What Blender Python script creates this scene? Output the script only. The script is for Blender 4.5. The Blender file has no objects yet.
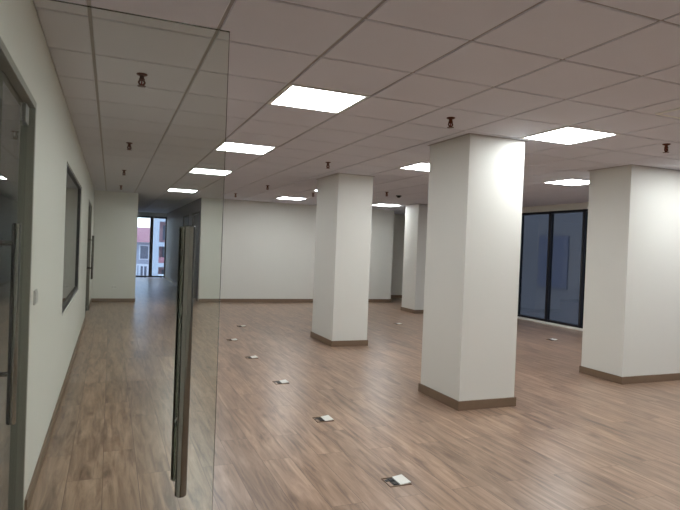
import bpy, bmesh, math, random
from mathutils import Matrix, Vector
random.seed(7)
S = bpy.context.scene
C = S.collection
PI = math.pi
H = 2.516           # ceiling height

# ---------------------------------------------------------------- camera
EYE = Vector((0.0, 0.0, 1.436))
fw = Vector((0.3766, 0.9263, -0.0125)).normalized()
rt = Vector((0.926, -0.376, 0.039)); rt = (rt - fw * rt.dot(fw)).normalized()
up = rt.cross(fw)
cam = bpy.data.cameras.new('camera')
cam.sensor_width = 36.0
cam.lens = 565.0 * 36.0 / 680.0
cam.clip_end = 500
co = bpy.data.objects.new('camera', cam)
C.objects.link(co)
M = Matrix((rt, up, -fw)).transposed().to_4x4()
M.translation = EYE
co.matrix_world = M
S.camera = co

# ---------------------------------------------------------------- world, light, exposure
w = bpy.data.worlds.new('world'); S.world = w; w.use_nodes = True
wn = w.node_tree.nodes; wl = w.node_tree.links
bg = wn['Background']
tc = wn.new('ShaderNodeTexCoord')
sep = wn.new('ShaderNodeSeparateXYZ'); wl.new(tc.outputs['Generated'], sep.inputs[0])
nz = wn.new('ShaderNodeTexNoise'); nz.inputs['Scale'].default_value = 3.0
nz.inputs['Detail'].default_value = 5.0
wl.new(tc.outputs['Generated'], nz.inputs['Vector'])
rp = wn.new('ShaderNodeValToRGB')
rp.color_ramp.elements[0].position = 0.42; rp.color_ramp.elements[0].color = (0.42, 0.60, 0.95, 1)
rp.color_ramp.elements[1].position = 0.62; rp.color_ramp.elements[1].color = (0.80, 0.88, 1.0, 1)
wl.new(nz.outputs['Fac'], rp.inputs['Fac'])
wl.new(rp.outputs['Color'], bg.inputs['Color'])
bg.inputs['Strength'].default_value = 1.0
S.view_settings.view_transform = 'Standard'
S.view_settings.look = 'None'
S.view_settings.gamma = 1.0
S.view_settings.use_curve_mapping = False
S.view_settings.exposure = 1.88
LIGHT = 7.0         # emission of the ceiling light diffusers

# ---------------------------------------------------------------- materials
def lin(r, g, b):
    f = lambda c: ((c / 255.0) / 12.92) if c / 255.0 <= 0.04045 else ((c / 255.0 + 0.055) / 1.055) ** 2.4
    return (f(r), f(g), f(b), 1)

def mat(name, col, rough=0.6, metal=0.0, noise=0.0, nscale=8.0, bump=0.0, bscale=60.0, spec=0.5):
    m = bpy.data.materials.new(name); m.use_nodes = True
    n = m.node_tree.nodes; l = m.node_tree.links
    b = n['Principled BSDF']
    b.inputs['Base Color'].default_value = col
    b.inputs['Roughness'].default_value = rough
    b.inputs['Metallic'].default_value = metal
    b.inputs['Specular IOR Level'].default_value = spec
    t = n.new('ShaderNodeTexCoord')
    if noise > 0:
        t1 = n.new('ShaderNodeTexNoise'); t1.inputs['Scale'].default_value = nscale
        t1.inputs['Detail'].default_value = 4
        l.new(t.outputs['Object'], t1.inputs['Vector'])
        mx = n.new('ShaderNodeMix'); mx.data_type = 'RGBA'
        mx.inputs['A'].default_value = tuple(c * (1 - noise) for c in col[:3]) + (1,)
        mx.inputs['B'].default_value = tuple(min(1, c * (1 + noise)) for c in col[:3]) + (1,)
        l.new(t1.outputs['Fac'], mx.inputs['Factor'])
        l.new(mx.outputs['Result'], b.inputs['Base Color'])
    if bump > 0:
        t2 = n.new('ShaderNodeTexNoise'); t2.inputs['Scale'].default_value = bscale
        t2.inputs['Detail'].default_value = 3
        l.new(t.outputs['Object'], t2.inputs['Vector'])
        bp = n.new('ShaderNodeBump'); bp.inputs['Strength'].default_value = bump
        bp.inputs['Distance'].default_value = 0.01
        l.new(t2.outputs['Fac'], bp.inputs['Height'])
        l.new(bp.outputs['Normal'], b.inputs['Normal'])
    return m

def emis(name, col, s):
    m = mat(name, col, 0.4)
    b = m.node_tree.nodes['Principled BSDF']
    b.inputs['Emission Color'].default_value = col
    b.inputs['Emission Strength'].default_value = s
    return m

def glass(name, tint, ior=1.5, rough=0.0):
    m = bpy.data.materials.new(name); m.use_nodes = True
    n = m.node_tree.nodes; l = m.node_tree.links
    n.remove(n['Principled BSDF'])
    out = n['Material Output']
    tr = n.new('ShaderNodeBsdfTransparent'); tr.inputs['Color'].default_value = tint
    gl = n.new('ShaderNodeBsdfGlossy'); gl.inputs['Roughness'].default_value = rough
    fr = n.new('ShaderNodeFresnel'); fr.inputs['IOR'].default_value = ior
    mx = n.new('ShaderNodeMixShader')
    ge = n.new('ShaderNodeNewGeometry')         # same reflectance on the way out of the pane as on the way in
    ir = n.new('ShaderNodeMapRange'); ir.inputs['To Min'].default_value = ior; ir.inputs['To Max'].default_value = 1.0 / ior
    l.new(ge.outputs['Backfacing'], ir.inputs['Value']); l.new(ir.outputs[0], fr.inputs['IOR'])
    l.new(fr.outputs[0], mx.inputs[0]); l.new(tr.outputs[0], mx.inputs[1]); l.new(gl.outputs[0], mx.inputs[2])
    l.new(mx.outputs[0], out.inputs['Surface'])
    return m

def floor_mat():
    m = bpy.data.materials.new('oak_laminate'); m.use_nodes = True
    n = m.node_tree.nodes; l = m.node_tree.links
    b = n['Principled BSDF']
    t = n.new('ShaderNodeTexCoord')
    mp = n.new('ShaderNodeMapping'); mp.inputs['Rotation'].default_value = (0, 0, PI / 2)
    l.new(t.outputs['Object'], mp.inputs['Vector'])
    br = n.new('ShaderNodeTexBrick')
    br.offset = 0.37; br.offset_frequency = 2
    br.inputs['Scale'].default_value = 1.0
    br.inputs['Brick Width'].default_value = 1.215
    br.inputs['Row Height'].default_value = 0.196
    br.inputs['Mortar Size'].default_value = 0.0016
    br.inputs['Mortar Smooth'].default_value = 0.3
    br.inputs['Color1'].default_value = (0, 0, 0, 1)
    br.inputs['Color2'].default_value = (1, 1, 1, 1)
    br.inputs['Mortar'].default_value = (0.5, 0.5, 0.5, 1)
    l.new(mp.outputs[0], br.inputs['Vector'])
    # per plank offset of the grain
    ad = n.new('ShaderNodeVectorMath'); ad.operation = 'MULTIPLY_ADD'
    l.new(br.outputs['Color'], ad.inputs[0]); ad.inputs[1].default_value = (13.0, 7.0, 3.0)
    l.new(t.outputs['Object'], ad.inputs[2])
    sc = n.new('ShaderNodeMapping'); sc.inputs['Scale'].default_value = (13.0, 1.2, 1.0)
    l.new(ad.outputs[0], sc.inputs['Vector'])
    g1 = n.new('ShaderNodeTexNoise'); g1.inputs['Scale'].default_value = 1.6
    g1.inputs['Detail'].default_value = 7; g1.inputs['Roughness'].default_value = 0.62
    g1.inputs['Distortion'].default_value = 0.6
    l.new(sc.outputs[0], g1.inputs['Vector'])
    r1 = n.new('ShaderNodeValToRGB')
    e = r1.color_ramp.elements
    e[0].position = 0.30; e[0].color = FLOOR[0]
    e[1].position = 0.70; e[1].color = FLOOR[2]
    k = e.new(0.5); k.color = FLOOR[1]
    l.new(g1.outputs['Fac'], r1.inputs['Fac'])
    # plank to plank tone
    pt = n.new('ShaderNodeMix'); pt.data_type = 'RGBA'; pt.blend_type = 'MULTIPLY'
    pt.inputs['Factor'].default_value = 1.0
    pr = n.new('ShaderNodeValToRGB')
    pr.color_ramp.elements[0].color = (0.84, 0.83, 0.82, 1); pr.color_ramp.elements[1].color = (1.08, 1.05, 1.02, 1)
    l.new(br.outputs['Color'], pr.inputs['Fac'])
    l.new(r1.outputs['Color'], pt.inputs['A']); l.new(pr.outputs['Color'], pt.inputs['B'])
    # knots
    ks = n.new('ShaderNodeMapping'); ks.inputs['Scale'].default_value = (4.2, 1.9, 1.0)
    l.new(ad.outputs[0], ks.inputs['Vector'])
    vo = n.new('ShaderNodeTexVoronoi'); vo.inputs['Scale'].default_value = 1.0
    l.new(ks.outputs[0], vo.inputs['Vector'])
    kr = n.new('ShaderNodeValToRGB')
    kr.color_ramp.elements[0].position = 0.03; kr.color_ramp.elements[0].color = (0.50, 0.45, 0.42, 1)
    kr.color_ramp.elements[1].position = 0.16; kr.color_ramp.elements[1].color = (1, 1, 1, 1)
    l.new(vo.outputs['Distance'], kr.inputs['Fac'])
    km = n.new('ShaderNodeMix'); km.data_type = 'RGBA'; km.blend_type = 'MULTIPLY'
    km.inputs['Factor'].default_value = 0.8
    l.new(pt.outputs['Result'], km.inputs['A']); l.new(kr.outputs['Color'], km.inputs['B'])
    # seams
    sm = n.new('ShaderNodeMix'); sm.data_type = 'RGBA'
    l.new(br.outputs['Fac'], sm.inputs['Factor'])
    l.new(km.outputs['Result'], sm.inputs['A']); sm.inputs['B'].default_value = lin(92, 72, 60)
    l.new(sm.outputs['Result'], b.inputs['Base Color'])
    rr = n.new('ShaderNodeMapRange'); rr.inputs['To Min'].default_value = 0.24; rr.inputs['To Max'].default_value = 0.38
    l.new(g1.outputs['Fac'], rr.inputs['Value']); l.new(rr.outputs[0], b.inputs['Roughness'])
    b.inputs['Specular IOR Level'].default_value = 0.5
    bp = n.new('ShaderNodeBump'); bp.inputs['Strength'].default_value = 0.12; bp.inputs['Distance'].default_value = 0.002
    l.new(g1.outputs['Fac'], bp.inputs['Height']); l.new(bp.outputs['Normal'], b.inputs['Normal'])
    return m
FLOOR = (lin(100, 80, 67), lin(147, 122, 103), lin(176, 151, 131))

MW = mat('white_wall_paint', lin(214, 213, 206), 0.55, bump=0.05, bscale=120, noise=0.015, nscale=2)
MT = mat('ceiling_tile', lin(214, 215, 224), 0.85, bump=0.25, bscale=220, noise=0.03, nscale=3)
MG = mat('ceiling_grid_metal', lin(150, 145, 142), 0.35)
MB = mat('brown_baseboard', lin(118, 97, 78), 0.45, noise=0.12, nscale=14)
MF = floor_mat()
MD = mat('dark_window_frame', lin(22, 22, 28), 0.4)
MA = mat('grey_aluminium_frame', lin(128, 127, 114), 0.4, 0.3)
MS = mat('brushed_steel', lin(128, 127, 120), 0.13, 1.0, noise=0.1, nscale=30)
MSD = mat('dark_steel_fitting', lin(120, 118, 112), 0.3, 1.0)
MP = mat('white_plastic', lin(222, 222, 216), 0.35)
MPG = mat('grey_plastic', lin(180, 180, 175), 0.4)
MK = mat('black_plastic', lin(14, 14, 15), 0.4)
MR = mat('sprinkler_brass', lin(92, 52, 34), 0.35, 0.8)
MRB = mat('sprinkler_bulb', lin(120, 20, 14), 0.15)
ME = emis('light_diffuser', (0.945, 0.985, 1.0, 1), LIGHT)
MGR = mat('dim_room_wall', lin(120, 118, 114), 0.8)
MCO = mat('outdoor_concrete', lin(124, 125, 128), 0.9, noise=0.1, nscale=1)
MGL = glass('clear_greenish_glass', (0.93, 0.955, 0.925, 1))
MGT = glass('tinted_glass', (0.43, 0.43, 0.43, 1), 1.45)
MGI = glass('interior_window_glass', (0.55, 0.56, 0.54, 1), 2.1)
MGC = glass('clear_window_glass', (0.92, 0.94, 0.95, 1))
MWG = mat('shaded_corridor_wall', lin(140, 136, 140), 0.6, bump=0.05, bscale=120)  # shade of the unlit corridor put into its right wall's colour
MDO = mat('dark_brown_door', lin(70, 62, 55), 0.5, noise=0.1, nscale=10)

# ---------------------------------------------------------------- mesh helpers
class B:
    def __init__(s): s.bm = bmesh.new()
    def box(s, x0, x1, y0, y1, z0, z1, bev=0.0, rot=None, piv=None):
        r = bmesh.ops.create_cube(s.bm, size=1.0)
        vs = r['verts']
        for v in vs:
            v.co = Vector(((x0 + x1) / 2 + v.co.x * (x1 - x0), (y0 + y1) / 2 + v.co.y * (y1 - y0), (z0 + z1) / 2 + v.co.z * (z1 - z0)))
        if bev > 0:
            es = list({e for v in vs for e in v.link_edges})
            q = bmesh.ops.bevel(s.bm, geom=es, offset=bev, segments=2, affect='EDGES', profile=0.6)
            vs = list({v for f in q['faces'] for v in f.verts} | {v for v in vs if v.is_valid})
        if rot: bmesh.ops.rotate(s.bm, verts=vs, cent=piv or (0, 0, 0), matrix=rot)
        return s
    def cyl(s, p, q, r, r2=None, seg=20):
        p = Vector(p); q = Vector(q); d = q - p
        m = Matrix.Translation((p + q) / 2) @ d.to_track_quat('Z', 'Y').to_matrix().to_4x4()
        bmesh.ops.create_cone(s.bm, cap_ends=True, segments=seg, radius1=r, radius2=r if r2 is None else r2, depth=d.length, matrix=m)
        return s
    def lathe(s, prof, seg=20, cx=0, cy=0):
        rings = []
        for (r, z) in prof:
            rings.append([s.bm.verts.new((cx + r * math.cos(2 * PI * k / seg), cy + r * math.sin(2 * PI * k / seg), z)) for k in range(seg)])
        for a, b in zip(rings, rings[1:]):
            for k in range(seg):
                s.bm.faces.new((a[k], a[(k + 1) % seg], b[(k + 1) % seg], b[k]))
        s.bm.faces.new(rings[0][::-1]); s.bm.faces.new(rings[-1])
        bmesh.ops.recalc_face_normals(s.bm, faces=s.bm.faces)
        return s
    def prism(s, pts, a0, a1, axis='x'):
        def P(u, v, a):
            return {'x': (a, u, v), 'y': (u, a, v), 'z': (u, v, a)}[axis]
        va = [s.bm.verts.new(P(u, v, a0)) for u, v in pts]
        vb = [s.bm.verts.new(P(u, v, a1)) for u, v in pts]
        n = len(pts)
        for i in range(n): s.bm.faces.new((va[i], va[(i + 1) % n], vb[(i + 1) % n], vb[i]))
        s.bm.faces.new(va[::-1]); s.bm.faces.new(vb)
        bmesh.ops.recalc_face_normals(s.bm, faces=s.bm.faces)
        return s
    def build(s, name, m, parent=None, smooth=False, loc=None, mats=None):
        me = bpy.data.meshes.new(name); s.bm.to_mesh(me); s.bm.free()
        for q in (mats or [m]): me.materials.append(q)
        if smooth:
            for p in me.polygons: p.use_smooth = True
            try: me.set_sharp_from_angle(angle=math.radians(35))
            except Exception: pass
        o = bpy.data.objects.new(name, me); C.objects.link(o)
        if parent: o.parent = parent
        if loc: o.location = loc
        return o

def struct(o, label=None):
    o['kind'] = 'structure'
    if label: o['label'] = label
    return o
def thing(name, label, cat, loc=(0, 0, 0), group=None, rotz=0):
    o = bpy.data.objects.new(name, None); C.objects.link(o)
    o.location = loc; o.rotation_euler = (0, 0, rotz)
    o.empty_display_size = 0.1
    o['label'] = label; o['category'] = cat
    if group: o['group'] = group
    return o
def sempty(name, loc, label=None):
    o = bpy.data.objects.new(name, None); C.objects.link(o); o.location = loc
    return struct(o, label)
def dup(root, loc, label):
    r = root.copy(); C.objects.link(r); r.location = loc; r['label'] = label
    for ch in list(root.children):
        c = ch.copy(); C.objects.link(c); c.parent = r
        for g in ch.children:
            d = g.copy(); C.objects.link(d); d.parent = c
    return r

# ---------------------------------------------------------------- room shell
XL, XR, YB, YF = -0.367, 8.60, -2.6, 13.85
YE = 22.9                       # far end of the corridor
CX0, CX1 = 0.56, 2.00           # corridor walls
AX0, AY = 7.19, 15.1            # alcove beyond the back wall
T = 0.12
struct(B().box(-4.2, XR + 0.3, YB - 0.3, YE + 0.1, -0.10, 0.0).build('floor', MF))

# wall with openings, runs along y at x0..x1
def wall_y(name, x0, x1, y0, y1, z1, holes, m=None):
    b = B(); y = y0
    for (a, c, za, zb) in sorted(holes):
        if a > y: b.box(x0, x1, y, a, 0, z1)
        if za > 0: b.box(x0, x1, a, c, 0, za)
        if zb < z1: b.box(x0, x1, a, c, zb, z1)
        y = c
    if y < y1: b.box(x0, x1, y, y1, 0, z1)
    return struct(b.build(name, m or MW))
ZT = H + 0.02
D1 = (1.74, 3.20, 0, 2.10)       # double glass door in the left wall
W1 = (5.37, 8.14, 0.755, 2.09)   # interior window
D2 = (10.55, 12.25, 0, 2.10)      # second glass door
wall_y('wall_left', XL - T, XL, YB, YF + T, ZT, [D1, W1, D2])
W2Z = 2.385
wall_y('wall_right', XR, XR + T, YB, AY + T, ZT, [(0.14, 12.23, 0.04, W2Z)])
struct(B().box(XL, CX0, YF, YF + T, 0, ZT).build('wall_back', MW))
struct(B().box(CX1, AX0, YF, YF + T, 0, ZT).build('wall_middle', MW))
struct(B().box(CX0 - T, CX0, YF + T, YE, 0, ZT).build('wall_corridor_left', MW))
CD = [(14.10, 15.45, 0, 2.2), (16.2, 17.5, 0, 2.2)]
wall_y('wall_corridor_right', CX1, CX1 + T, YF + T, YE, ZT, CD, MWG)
b = B()
b.box(CX0 - T, 0.70, YE, YE + T, 0, ZT).box(0.70, CX1 + T, YE, YE + T, 2.36, ZT)
struct(b.build('wall_corridor_end', MW))
struct(B().box(XL - T, XR + T, YB - T, YB, 0, ZT).build('wall_behind', MW))
b = B(); b.box(AX0 - T, AX0, YF + T, AY, 0, ZT)
struct(b.build('wall_alcove_side', MW))
struct(B().box(AX0 - T, XR, AY, AY + T, 0, ZT).build('wall_alcove_back', MW))
# unlit rooms behind the left wall
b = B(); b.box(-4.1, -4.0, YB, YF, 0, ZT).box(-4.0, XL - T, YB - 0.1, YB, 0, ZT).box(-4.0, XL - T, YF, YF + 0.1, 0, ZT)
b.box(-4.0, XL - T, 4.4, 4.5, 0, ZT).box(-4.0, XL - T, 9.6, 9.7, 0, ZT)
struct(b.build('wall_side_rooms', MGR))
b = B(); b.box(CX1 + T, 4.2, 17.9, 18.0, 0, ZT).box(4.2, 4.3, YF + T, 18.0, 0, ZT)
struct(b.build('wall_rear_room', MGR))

# ---------------------------------------------------------------- ceiling: lay-in tiles over an exposed grid
GX0, GY0, GS = -0.128, 2.45, 0.6
lights = [(2, 2), (2, 6), (2, 10), (2, 16), (6, 2), (6, 6), (6, 16), (10, 2), (10, 6), (10, 10), (10, 16),
          (2, -2), (6, -2), (10, -2), (2, -6), (6, -6), (10, -6), (13, 2), (13, 6)]
cells = {(i, j) for i, j in lights}
HATCH = (6, 0)
bt = B()
def tiles(x0, x1, y0, y1, skip=()):
    i0 = math.floor((x0 - GX0) / GS) ; i1 = math.ceil((x1 - GX0) / GS)
    j0 = math.floor((y0 - GY0) / GS) ; j1 = math.ceil((y1 - GY0) / GS)
    for i in range(i0, i1):
        for j in range(j0, j1):
            if (i, j) in skip: continue
            a = max(x0, GX0 + i * GS + 0.009); c = min(x1, GX0 + (i + 1) * GS - 0.009)
            d = max(y0, GY0 + j * GS + 0.009); e = min(y1, GY0 + (j + 1) * GS - 0.009)
            if c - a < 0.02 or e - d < 0.02: continue
            k = 0.004; h0 = H; h1 = H + 0.004; h2 = H + 0.018
            v = bt.bm.verts.new
            A = [v(p) for p in ((a + k, d + k, h0), (c - k, d + k, h0), (c - k, e - k, h0), (a + k, e - k, h0))]
            Bq = [v(p) for p in ((a, d, h1), (c, d, h1), (c, e, h1), (a, e, h1))]
            D = [v(p) for p in ((a, d, h2), (c, d, h2), (c, e, h2), (a, e, h2))]
            bt.bm.faces.new(A[::-1])
            for P, Q in ((A, Bq), (Bq, D)):
                for q in range(4):
                    bt.bm.faces.new((P[q], P[(q + 1) % 4], Q[(q + 1) % 4], Q[q]))
tiles(XL + 0.001, XR - 0.001, YB + 0.012, YF, cells)
tiles(CX0 + 0.012, CX1 - 0.012, YF + 0.0, YE - 0.012, {(2, 23), (2, 28)})
tiles(AX0 + 0.012, XR - 0.012, YF, AY - 0.012)
bmesh.ops.recalc_face_normals(bt.bm, faces=bt.bm.faces)
ceil = struct(bt.build('ceiling', MT))
b = B(); b.box(-4.2, XR + 0.3, YB - 0.3, YE + 0.1, H + 0.06, H + 0.16)
struct(b.build('ceiling_slab', MGR))
bg_ = B()
zt0, zt1 = H + 0.008, H + 0.03
i = math.ceil((XL - GX0) / GS)
while GX0 + i * GS < XR:
    x = GX0 + i * GS
    y1 = YE if CX0 < x < CX1 else (AY if x > AX0 else YF)
    bg_.box(x - 0.012, x + 0.012, YB, y1, zt0, zt0 + 0.002).box(x - 0.002, x + 0.002, YB, y1, zt0 + 0.002, zt1)
    i += 1
j = math.ceil((YB - GY0) / GS)
while GY0 + j * GS < YE:
    y = GY0 + j * GS
    x0, x1 = (XL, XR) if y < YF else (CX0, CX1)
    bg_.box(x0, x1, y - 0.012, y + 0.012, zt0 + 0.0005, zt0 + 0.0025).box(x0, x1, y - 0.002, y + 0.002, zt0 + 0.0025, zt1)
    if YF < y < AY: bg_.box(AX0, XR, y - 0.012, y + 0.012, zt0 + 0.0005, zt0 + 0.0025)
    j += 1
# wall angle along the room edge
for (x0, x1, y0, y1) in ((XR - 0.02, XR, YB, AY), (XL, CX0, YF - 0.02, YF), (CX1, AX0, YF - 0.02, YF)):
    bg_.box(x0, x1, y0, y1, H + 0.004, H + 0.007)
bg_.build('ceiling_grid', MG, ceil)

# ---------------------------------------------------------------- baseboards
def base(name, segs, hgt=0.085, th=0.014):
    b = B()
    for (x0, y0, x1, y1, nx, ny) in segs:      # n points into the room
        b.box(min(x0, x1) + min(0, nx * th), max(x0, x1) + max(0, nx * th), min(y0, y1) + min(0, ny * th), max(y0, y1) + max(0, ny * th), 0.0, hgt, 0.003)
    return struct(b.build(name, MB))
base('baseboard_left', [(XL, YB, XL, D1[0] - 0.05, 1, 0), (XL, D1[1] + 0.05, XL, D2[0] - 0.05, 1, 0), (XL, D2[1] + 0.05, XL, YF, 1, 0)])
base('baseboard_back', [(XL, YF, CX0, YF, 0, -1)])
base('baseboard_middle', [(CX1, YF, AX0, YF, 0, -1)])
base('baseboard_corridor', [(CX1, YF + T, CX1, 14.08, -1, 0), (CX1, 15.47, CX1, 16.18, -1, 0), (CX1, 17.52, CX1, YE, -1, 0), (CX0, YF + T, CX0, YE, 1, 0)])
base('baseboard_alcove', [(AX0, YF, AX0, AY, 1, 0), (AX0, AY, XR, AY, 0, -1)])
base('baseboard_right', [(XR, 12.28, XR, AY, -1, 0)])

# ---------------------------------------------------------------- doors in the left wall
def pull(parent, loc, rot=None, z0=0.684, z1=1.484, r=0.0172, off=0.056, name='pull_handle', mate=False, label=None):
    """long tubular pull; local +x is away from the glass"""
    b = B()
    prof = [(r - 0.003, z0), (r, z0 + 0.003), (r, z1 - 0.003), (r - 0.003, z1)]
    b.lathe(prof, 24, off, 0)
    for z in (z0 + 0.20, z1 - 0.06 - 0.02):
        b.cyl((0.004, 0, z), (off - r + 0.004, 0, z), 0.010, seg=16)
        b.cyl((0.002, 0, z), (0.008, 0, z), 0.017, seg=16)
    o = b.build(name, MS, parent, smooth=True)
    o.location = loc
    if rot is not None: o.rotation_euler = (0, 0, rot)
    if label: o['label'] = label
    return o

def door_frame(name, D):
    y0, y1, z0, z1 = D; b = B(); x0, x1 = XL - T - 0.004, XL + 0.004
    b.box(x0, x1, y0, y0 + 0.035, 0, z1, 0.003).box(x0, x1, y1 - 0.035, y1, 0, z1, 0.003).box(x0, x1, y0 + 0.035, y1 - 0.035, z1 - 0.035, z1, 0.003)
    return b.build(name, MA)
struct(door_frame('trim_1', D1)); struct(door_frame('trim_2', D2))
XG = XL - 0.035      # glass plane of the closed leaves
def leaf_closed(name, y0, y1, hy, label, hinge_far=True, off=0.056):
    e = sempty(name, (XG, y0, 0), label)
    L = y1 - y0
    B().box(-0.006, 0.006, 0, L, 0.012, 2.055, 0.0015).build('glass_pane', MGL, e)
    for z0, z1, nm in ((1.97, 2.058, 'top_patch_fitting'), (0.014, 0.09, 'bottom_patch_fitting')):
        a, c = (L - 0.14, L - 0.03) if hinge_far else (0.02, 0.20)
        B().box(-0.016, 0.016, a, c, z0, z1, 0.004).build(nm, MSD, e)
    for s in (1, -1):
        pull(e, (0, hy - y0, 0), 0 if s == 1 else PI, off=off)
    return e
leaf_closed('door_2', 2.475, 3.162, 2.56, 'closed frameless glass door leaf at the left edge, in the grey frame')
leaf_closed('door_3', 10.59, 11.395, 11.30, 'far closed glass door leaf in the left wall, nearer half', False, 0.10)
leaf_closed('door_4', 11.405, 12.21, 11.50, 'far closed glass door leaf in the left wall, beside the dim end wall', True, 0.10)
# open leaf, swung 90 degrees into the room
MGE = mat('glass_cut_edge', lin(58, 74, 66), 0.15)
e = sempty('door_1', (XL, 1.77, 0), 'open frameless glass door leaf swung across the left of the view')
LW = 0.688
o = B().box(0.004, LW, -0.006, 0.006, 0.012, 2.092).build('glass_pane', MGL, e, mats=[MGL, MGE])
for p in o.data.polygons:
    if abs(p.normal.y) < 0.5: p.material_index = 1
B().box(0.006, 0.19, -0.016, 0.016, 0.014, 0.09, 0.004).build('bottom_patch_fitting', MSD, e)
pull(e, (0.582, 0, 0), -PI / 2, off=0.060)
pull(e, (0.582, 0, 0), PI / 2, off=0.060)

# corridor doors (dark, shut)
for n_, (a, c, z0, z1) in zip(('door_5', 'door_6'), CD):
    e = sempty(n_, (CX1, a, 0), None)
    B().box(-0.012, 0.10, 0, 0.05, 0, z1).box(-0.012, 0.10, c - a - 0.05, c - a, 0, z1).box(-0.012, 0.10, 0.05, c - a - 0.05, z1 - 0.05, z1).build('door_frame', MDO, e)
    B().box(0.02, 0.06, 0.052, c - a - 0.052, 0.01, z1 - 0.052, 0.004).build('door_panel', MDO, e)
    B().cyl((0.02, c - a - 0.12, 1.0), (-0.04, c - a - 0.12, 1.0), 0.010).cyl((-0.04, c - a - 0.12, 1.0), (-0.04, c - a - 0.24, 1.0), 0.010).build('door_handle', MSD, e, True)

# ---------------------------------------------------------------- windows
e = sempty('window_1', (XL, W1[0], W1[2]), 'interior window in the left wall')
L, hh = W1[1] - W1[0], W1[3] - W1[2]
b = B(); f_ = 0.045
b.box(-0.10, -0.012, 0, L, 0, f_, 0.003).box(-0.10, -0.012, 0, L, hh - 0.02, hh, 0.003).box(-0.10, -0.012, 0, 0.02, f_, hh - 0.02, 0.003).box(-0.10, -0.012, L - f_, L, f_, hh - 0.02, 0.003)
b.build('window_frame', MD, e)
B().box(-0.040, -0.030, 0.02, L - f_, f_, hh - 0.02).build('glass_pane', MGI, e)

e = sempty('window_2', (XR, 0.14, 0.04), 'dark floor to ceiling windows in the right wall')
L, hh = 12.23 - 0.14, W2Z - 0.04
b = B()
b.box(0.0, 0.07, 0, L, 0, 0.05).box(0.0, 0.07, 0, L, hh - 0.05, hh)
MU = 0.93; k0 = 9.43 - 0.14
ys = [k0 + MU * k for k in range(-9, 4)]
for y in ys:
    if 0 <= y <= L: b.box(-0.012, 0.085, y - 0.025, y + 0.025, 0.0, hh)
b.box(0, 0.07, 0, 0.04, 0, hh).box(0, 0.07, L - 0.04, L, 0, hh)
b.build('window_frame', MD, e)
yy = [y for y in ys if 0 < y < L]
prev = 0.0
for y in yy + [L]:
    if y - prev > 0.1:
        B().box(0.03, 0.038, prev + 0.03, y - 0.03, 0.04, hh - 0.04).build('glass_pane', MGT, e)
    prev = y
struct(B().box(XR - 0.02, XR + 0.0, 0.14, 12.23, 0.0, 0.045, 0.003).build('trim_3', MP))

e = sempty('window_3', (0.70, YE, 0.02), 'bright window at the far end of the corridor')
L = CX1 - 0.70; hh = 2.34
b = B()
b.box(0, L, 0.0, 0.07, 0, 0.06).box(0, L, 0.0, 0.07, hh - 0.06, hh).box(0, 0.05, 0, 0.07, 0, hh).box(L - 0.05, L, 0, 0.07, 0, hh)
b.box(0.69, 0.81, -0.02, 0.08, 0, hh)
b.build('window_frame', MD, e)
B().box(0.04, 0.70, 0.03, 0.038, 0.05, hh - 0.05).build('glass_pane', MGC, e)
B().box(0.80, L - 0.04, 0.03, 0.038, 0.05, hh - 0.05).build('glass_pane', MGC, e)

# ---------------------------------------------------------------- pillars
def pillar(x0, x1, y0, y1, label):
    e = thing('pillar', label, 'pillar', ((x0 + x1) / 2, (y0 + y1) / 2, 0), 'square white pillars')
    a, c = (x1 - x0) / 2, (y1 - y0) / 2
    B().box(-a, a, -c, c, 0.0, H, 0.004).build('shaft', MW, e)
    k = 0.015; b = B()
    b.box(-a - k, a + k, -c - k, -c + 0.001, 0, 0.085, 0.003).box(-a - k, a + k, c - 0.001, c + k, 0, 0.085, 0.003)
    b.box(-a - k, -a + 0.001, -c, c, 0, 0.085, 0.003).box(a - 0.001, a + k, -c, c, 0, 0.085, 0.003)
    o = b.build('baseboard', MB, e); o['label'] = 'brown skirting around the foot'
    b = B(); k = 0.02
    for (p, q, r, s_) in ((-a - k, a + k, -c - k, -c), (-a - k, a + k, c, c + k), (-a - k, -a, -c, c), (a, a + k, -c, c)):
        b.box(p, q, r, s_, H - 0.005, H - 0.0005)
    b.build('ceiling_trim', MG, e)
pillar(2.98, 3.60, 4.32, 5.01, 'largest white square pillar, right of centre, nearest the camera')
pillar(3.02, 3.575, 7.60, 8.50, 'white square pillar in the middle of the floor, left of the nearest pillar')
pillar(5.48, 6.60, 4.75, 5.36, 'wide white pillar cut off by the right edge of the view')
pillar(6.50, 7.30, 11.32, 11.95, 'farthest slim-looking pillar near the back wall, partly behind the nearest one')

# ---------------------------------------------------------------- ceiling lights
def make_light():
    e = thing('ceiling_light', 'x', 'ceiling light', (0, 0, H), 'square ceiling light panels')
    b = B(); o_, i_ = 0.296, 0.270
    b.box(-o_, o_, -o_, -i_, -0.002, 0.016).box(-o_, o_, i_, o_, -0.002, 0.016).box(-o_, -i_, -i_, i_, -0.002, 0.016).box(i_, o_, -i_, i_, -0.002, 0.016)
    b.build('light_frame', MP, e)
    B().box(-i_, i_, -i_, i_, 0.0, 0.012).build('diffuser', ME, e)
    return e
lab = {(2, 2): 'largest and nearest square light panel, upper middle of the ceiling',
       (2, 6): 'square light panel just behind the nearest one, crossing the glass door edge',
       (2, 10): 'third square light panel in the left row, seen through the glass door',
       (2, 16): 'farthest square light panel in the left row, before the corridor',
       (6, 2): 'large square light panel between the two nearest pillars at right',
       (6, 6): 'square light panel partly hidden by the left side of the nearest pillar',
       (6, 16): 'small far light panel left of the middle pillar, near the back wall',
       (10, 2): 'square light panel behind the wide right pillar',
       (10, 6): 'square light panel before the dark windows, left of the right pillar',
       (10, 10): 'square light panel hidden behind the nearest pillar',
       (10, 16): 'far light panel right of the middle pillar, beside the farthest pillar'}
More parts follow.
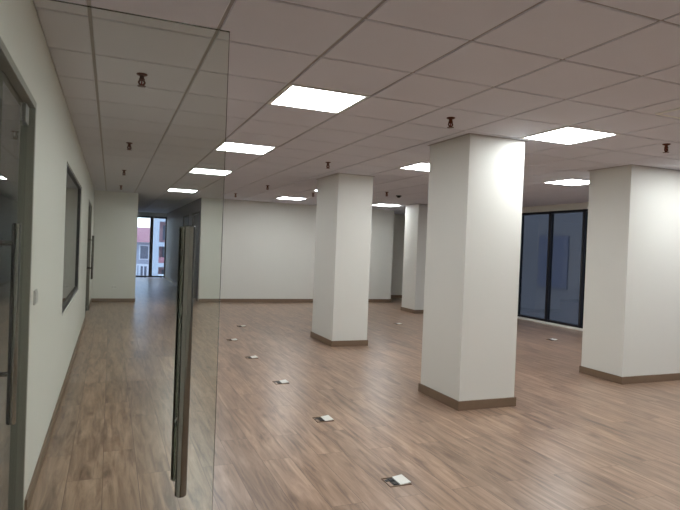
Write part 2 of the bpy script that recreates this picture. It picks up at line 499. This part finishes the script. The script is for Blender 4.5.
L0 = make_light(); used = False
VIS = [(2, 2), (2, 6), (2, 10), (2, 16), (6, 2), (6, 6), (6, 16), (10, 6), (10, 16)]
for (i, j) in lights:
    loc = (GX0 + (i + 0.5) * GS, GY0 + (j + 0.5) * GS, H)
    t = lab.get((i, j)) or 'square light panel %s, %s' % ({2: 'over the left side of the room', 6: 'in the middle row', 10: 'in the right row', 13: 'next to the right hand windows'}[i], {-2: 'just overhead of the camera', -6: 'behind the camera', 2: 'beyond the right edge of view', 6: 'hidden behind the wide right pillar'}[j])
    if not used: L0.location = loc; L0['label'] = t; used = True
    else: dup(L0, loc, t)

MUL = mat('unlit_diffuser', lin(205, 205, 205), 0.4)
for (j, t) in ((23, 'unlit square light panel in the dark corridor, nearer one'), (28, 'unlit square light panel in the dark corridor, before the end window')):
    e = dup(L0, (GX0 + 2.5 * GS, GY0 + (j + 0.5) * GS, H), t)
    for ch in e.children:
        if ch.name.startswith('diffuser'):
            ch.data = ch.data.copy(); ch.data.materials[0] = MUL
# small round downlight
e = thing('downlight', 'small round recessed downlight at the left edge of the middle pillar top', 'downlight', (3.62, 10.15, H))
B().lathe([(0.065, -0.004), (0.065, 0.0), (0.055, 0.0), (0.055, -0.004)], 24).build('trim_ring', MP, e)
B().lathe([(0.054, -0.010), (0.054, -0.001)], 24).build('lamp_lens', ME, e)

# ---------------------------------------------------------------- sprinklers
def make_sprinkler():
    e = thing('sprinkler', 'x', 'sprinkler', (0, 0, H), 'pendent ceiling sprinklers')
    B().lathe([(0.020, 0.0), (0.034, 0.0), (0.035, -0.003), (0.031, -0.008), (0.020, -0.012)], 24).build('escutcheon', MR, e, True)
    B().lathe([(0.014, -0.010), (0.014, -0.030), (0.018, -0.031), (0.018, -0.040), (0.012, -0.044)], 12).build('body', MR, e, True)
    b = B()
    for s in (1, -1):
        b.cyl((s * 0.012, 0, -0.042), (s * 0.020, 0, -0.056), 0.0060, seg=8).cyl((s * 0.020, 0, -0.055), (s * 0.006, 0, -0.074), 0.0060, seg=8)
    b.cyl((0, 0, -0.068), (0, 0, -0.078), 0.007, seg=10)
    b.build('frame_arms', MR, e, True)
    B().cyl((0, 0, -0.043), (0, 0, -0.070), 0.0045, seg=10).build('bulb', MRB, e, True)
    b = B(); b.cyl((0, 0, -0.077), (0, 0, -0.080), 0.022, seg=16)
    for k in range(8):
        a = k * PI / 4
        b.box(0.019, 0.027, -0.004, 0.004, -0.080, -0.077, rot=Matrix.Rotation(a, 3, 'Z'))
    b.build('deflector', MR, e)
    return e
sp = [((0.155, 3.92), 'nearest sprinkler at upper left, seen through the glass door'),
      ((0.16, 6.75), 'second sprinkler from the camera along the left wall'),
      ((0.16, 9.45), 'third sprinkler along the left wall, small and far'),
      ((0.16, 12.2), 'farthest sprinkler along the left wall, before the end wall'),
      ((2.50, 3.90), 'sprinkler at the upper left corner of the nearest pillar'),
      ((2.52, 6.72), 'sprinkler on the ceiling just above the middle pillar'),
      ((2.60, 10.0), 'sprinkler between the left light row and the middle pillar'),
      ((2.45, 12.1), 'far sprinkler just right of the glass door edge'),
      ((4.76, 9.5), 'far sprinkler between the middle pillar and the nearest pillar'),
      ((4.74, 3.74), 'sprinkler at the right edge of the ceiling, near the wide pillar'),
      ((3.72, 10.7), 'far sprinkler just below the small round downlight')]
s0 = make_sprinkler()
for k, ((x, y), t) in enumerate(sp):
    if k == 0: s0.location = (x, y, H); s0['label'] = t
    else: dup(s0, (x, y, H), t)
# smoke detector
e = thing('smoke_detector', 'small dark round smoke detector before the farthest pillar', 'smoke detector', (5.25, 9.95, H))
B().lathe([(0.055, 0.0), (0.055, -0.012), (0.050, -0.018), (0.030, -0.020)], 24).build('detector_base', MK, e, True)
B().lathe([(0.036, -0.020), (0.034, -0.036), (0.020, -0.044)], 20).build('sensing_head', MK, e, True)

# ceiling access hatch, hanging slightly open
e = thing('access_hatch', 'small square hatch panel hanging just under the ceiling tiles at the upper right edge', 'ceiling hatch', (3.87, 2.80, H))
b = B(); q = 0.20
b.box(-q, q, q - 0.02, q, -0.012, 0.0, 0.002).box(-q, q, -q, -q + 0.02, -0.012, 0.0, 0.002).box(-q, -q + 0.02, -q + 0.02, q - 0.02, -0.012, 0.0, 0.002).box(q - 0.02, q, -q + 0.02, q - 0.02, -0.012, 0.0, 0.002)
b.build('hatch_frame', MP, e)
B().box(-q + 0.03, q - 0.022, -q + 0.022, q - 0.022, -0.010, -0.002, 0.002).build('hatch_panel', MT, e)

# ---------------------------------------------------------------- floor boxes
def make_box():
    e = thing('floor_box', 'x', 'floor socket box', (0, 0, 0), 'floor socket boxes')
    b = B()
    b.box(-0.074, 0.074, -0.066, -0.058, 0, 0.005, 0.001).box(-0.074, 0.074, 0.058, 0.066, 0, 0.005, 0.001)
    b.box(-0.074, -0.068, -0.058, 0.058, 0, 0.005, 0.001).box(0.068, 0.074, -0.058, 0.058, 0, 0.005, 0.001)
    b.build('rim', MB, e)
    B().box(-0.042, 0.0, -0.058, 0.058, 0.0005, 0.0025).box(-0.068, -0.042, 0.015, 0.040, 0.0005, 0.0025).build('socket_well', MK, e)
    for y in (-0.03, 0.022):
        b = B(); b.box(-0.038, -0.006, y - 0.016, y + 0.016, 0.0025, 0.007, 0.002)
        b.build('socket', MK, e)
    R = Matrix.Rotation(math.radians(-7), 3, 'Y')
    B().box(0.0, 0.070, -0.060, 0.060, 0.010, 0.016, 0.0015, rot=R, piv=(0.07, 0, 0.010)).build('lid', MP, e)
    return e
fb = [((1.688, 3.08), 'nearest open floor socket box with white lid'),
      ((1.688, 4.385), 'second nearest floor socket box, left of the nearest pillar foot'),
      ((1.70, 5.69), 'third floor socket box counting away from the camera'),
      ((1.70, 7.03), 'fourth floor socket box, left of the middle pillar foot'),
      ((1.72, 8.38), 'fifth and leftmost floor socket box, small and far'),
      ((2.16, 9.75), 'farthest floor socket box in the long row'),
      ((5.22, 9.73), 'lone floor socket box between the middle and nearest pillars'),
      ((7.07, 7.58), 'lone floor socket box in front of the dark windows')]
f0 = make_box()
for k, ((x, y), t) in enumerate(fb):
    if k == 0: f0.location = (x, y, 0); f0['label'] = t
    else: dup(f0, (x, y, 0), t)

# ---------------------------------------------------------------- wall plates
e = thing('wall_switch', 'grey double switch plate on the left wall beside the glass door', 'switch', (XL, 3.40, 1.11))
B().box(0, 0.009, -0.055, 0.055, -0.038, 0.038, 0.003).build('plate', MPG, e)
for y in (-0.026, 0.026): B().box(0.008, 0.013, y - 0.020, y + 0.020, -0.030, 0.030, 0.002).build('rocker', MPG, e)
e = thing('wall_socket', 'white socket plate low on the dim end wall at left', 'socket', (0.10, YF, 0.345))
B().box(-0.06, 0.06, -0.009, 0, -0.04, 0.04, 0.003).build('plate', MP, e)
for x in (-0.03, 0.03): B().cyl((x, -0.008, 0), (x, -0.012, 0), 0.019).build('socket_face', MPG, e)

# ---------------------------------------------------------------- outside, beyond the corridor window
GZ = -7.0
struct(B().box(-60, 60, YE + 1.5, YE + 90, GZ - 0.2, GZ).build('ground', MCO))
MPW = mat('house_white', lin(168, 174, 188), 0.8, noise=0.05, nscale=1)
MPK = mat('house_pink', lin(176, 140, 150), 0.8, noise=0.08, nscale=1)
MRO = mat('roof_tile_red', lin(160, 108, 120), 0.8, noise=0.2, nscale=4)
MSH = mat('house_shutter', lin(92, 100, 120), 0.6)
MRL = mat('railing_white', lin(215, 222, 232), 0.5)
MTR = mat('tree_green', lin(58, 80, 66), 0.9, noise=0.3, nscale=2)
# white house with red roof
e = thing('house', 'white house with red tiled roof seen through the left corridor window pane', 'house', (1.6, 40, GZ))
B().box(-3.0, 0.9, 0, 6, 0, 8.35).build('house_wall', MPW, e)
B().prism([(-0.6, 8.3), (6.6, 8.3), (3.0, 9.35)], -3.3, 1.0, 'x').build('roof', MRO, e)
for (x, z, ww, h2) in ((0.5, 7.2, 0.5, 0.85), (-0.5, 7.2, 0.5, 0.95), (-1.4, 7.2, 0.5, 0.95), (0.5, 5.0, 0.5, 1.7), (-0.3, 5.0, 0.4, 1.7), (-1.2, 5.0, 0.6, 1.4)):
    wq = B().box(x - ww / 2 - 0.07, x + ww / 2 + 0.07, -0.06, 0.02, z - 0.07, z + h2 + 0.07).build('window_surround', MRL, e)
    B().box(x - ww / 2, x + ww / 2, -0.08, -0.02, z, z + h2).build('window_pane', MSH, wq)
B().box(-3.0, 0.9, -1.0, 0, 5.75, 5.9).build('balcony_slab', MPW, e)
b = B(); b.box(-3.0, 0.9, -1.0, -0.95, 6.80, 6.88)
for k in range(17): b.box(-2.98 + k * 0.226, -2.90 + k * 0.226, -0.99, -0.96, 5.9, 6.8)
b.build('balcony_railing', MRL, e)
# pink building
e = thing('apartment_building', 'pink apartment block with pale balcony bands in the right corridor window pane', 'building', (2.42, 36.5, GZ))
B().box(0.0, 6.5, 0, 2.2, 0, 12.0).build('building_wall', MPK, e)
B().box(-0.02, 0.28, -0.9, 0, 0, 10.6).build('corner_column', MPW, e)
for z in (5.4, 6.85, 8.1, 9.6):
    B().box(0.28, 6.5, -0.9, 0, z, z + 0.26).build('balcony_slab', MPW, e)
for z in (5.7, 7.15, 8.45):
    for x in (0.55, 1.6, 2.9, 4.2):
        B().box(x, x + 0.55, -0.05, 0.02, z + 0.05, z + 0.95).build('window', MSH, e)
B().box(0.28, 6.5, -0.88, -0.84, 7.1, 7.45).build('balcony_parapet', MRO, e)
b = B(); b.box(0.28, 6.5, -0.9, -0.86, 6.35, 6.42)
for k in range(28): b.box(0.30 + k * 0.22, 0.38 + k * 0.22, -0.9, -0.87, 5.66, 6.35)
b.build('balcony_railing', MRL, e)
# hill
b = B()
bmesh.ops.create_icosphere(b.bm, subdivisions=4, radius=1.0)
for v in b.bm.verts:
    v.co = Vector((v.co.x * 34 , v.co.y * 9, v.co.z * 10)) * (1 + 0.06 * math.sin(v.co.x * 9) * math.cos(v.co.y * 7 + v.co.z * 5))
o = b.build('hill', MTR, loc=(-8, YE + 72, GZ)); struct(o)
# grey building facing the right windows
e = thing('neighbouring_building', 'grey building with shuttered openings, dim outside the dark right windows', 'building', (XR + 5.0, 9, GZ))
B().box(0, 4, -11, 14, 0, 13).build('building_wall', MCO, e)
for y in (-4.0, -1.0, 2.0, 5.0, 8.0):
    for z in (7.4, 10.4):
        B().box(-0.06, 0.02, y, y + 1.3, z, z + 1.7).build('window', MSH, e)
struct(B().box(XR + 0.4, XR + 5.0, -4, 24, GZ - 0.2, GZ).build('ground_alley', MCO))
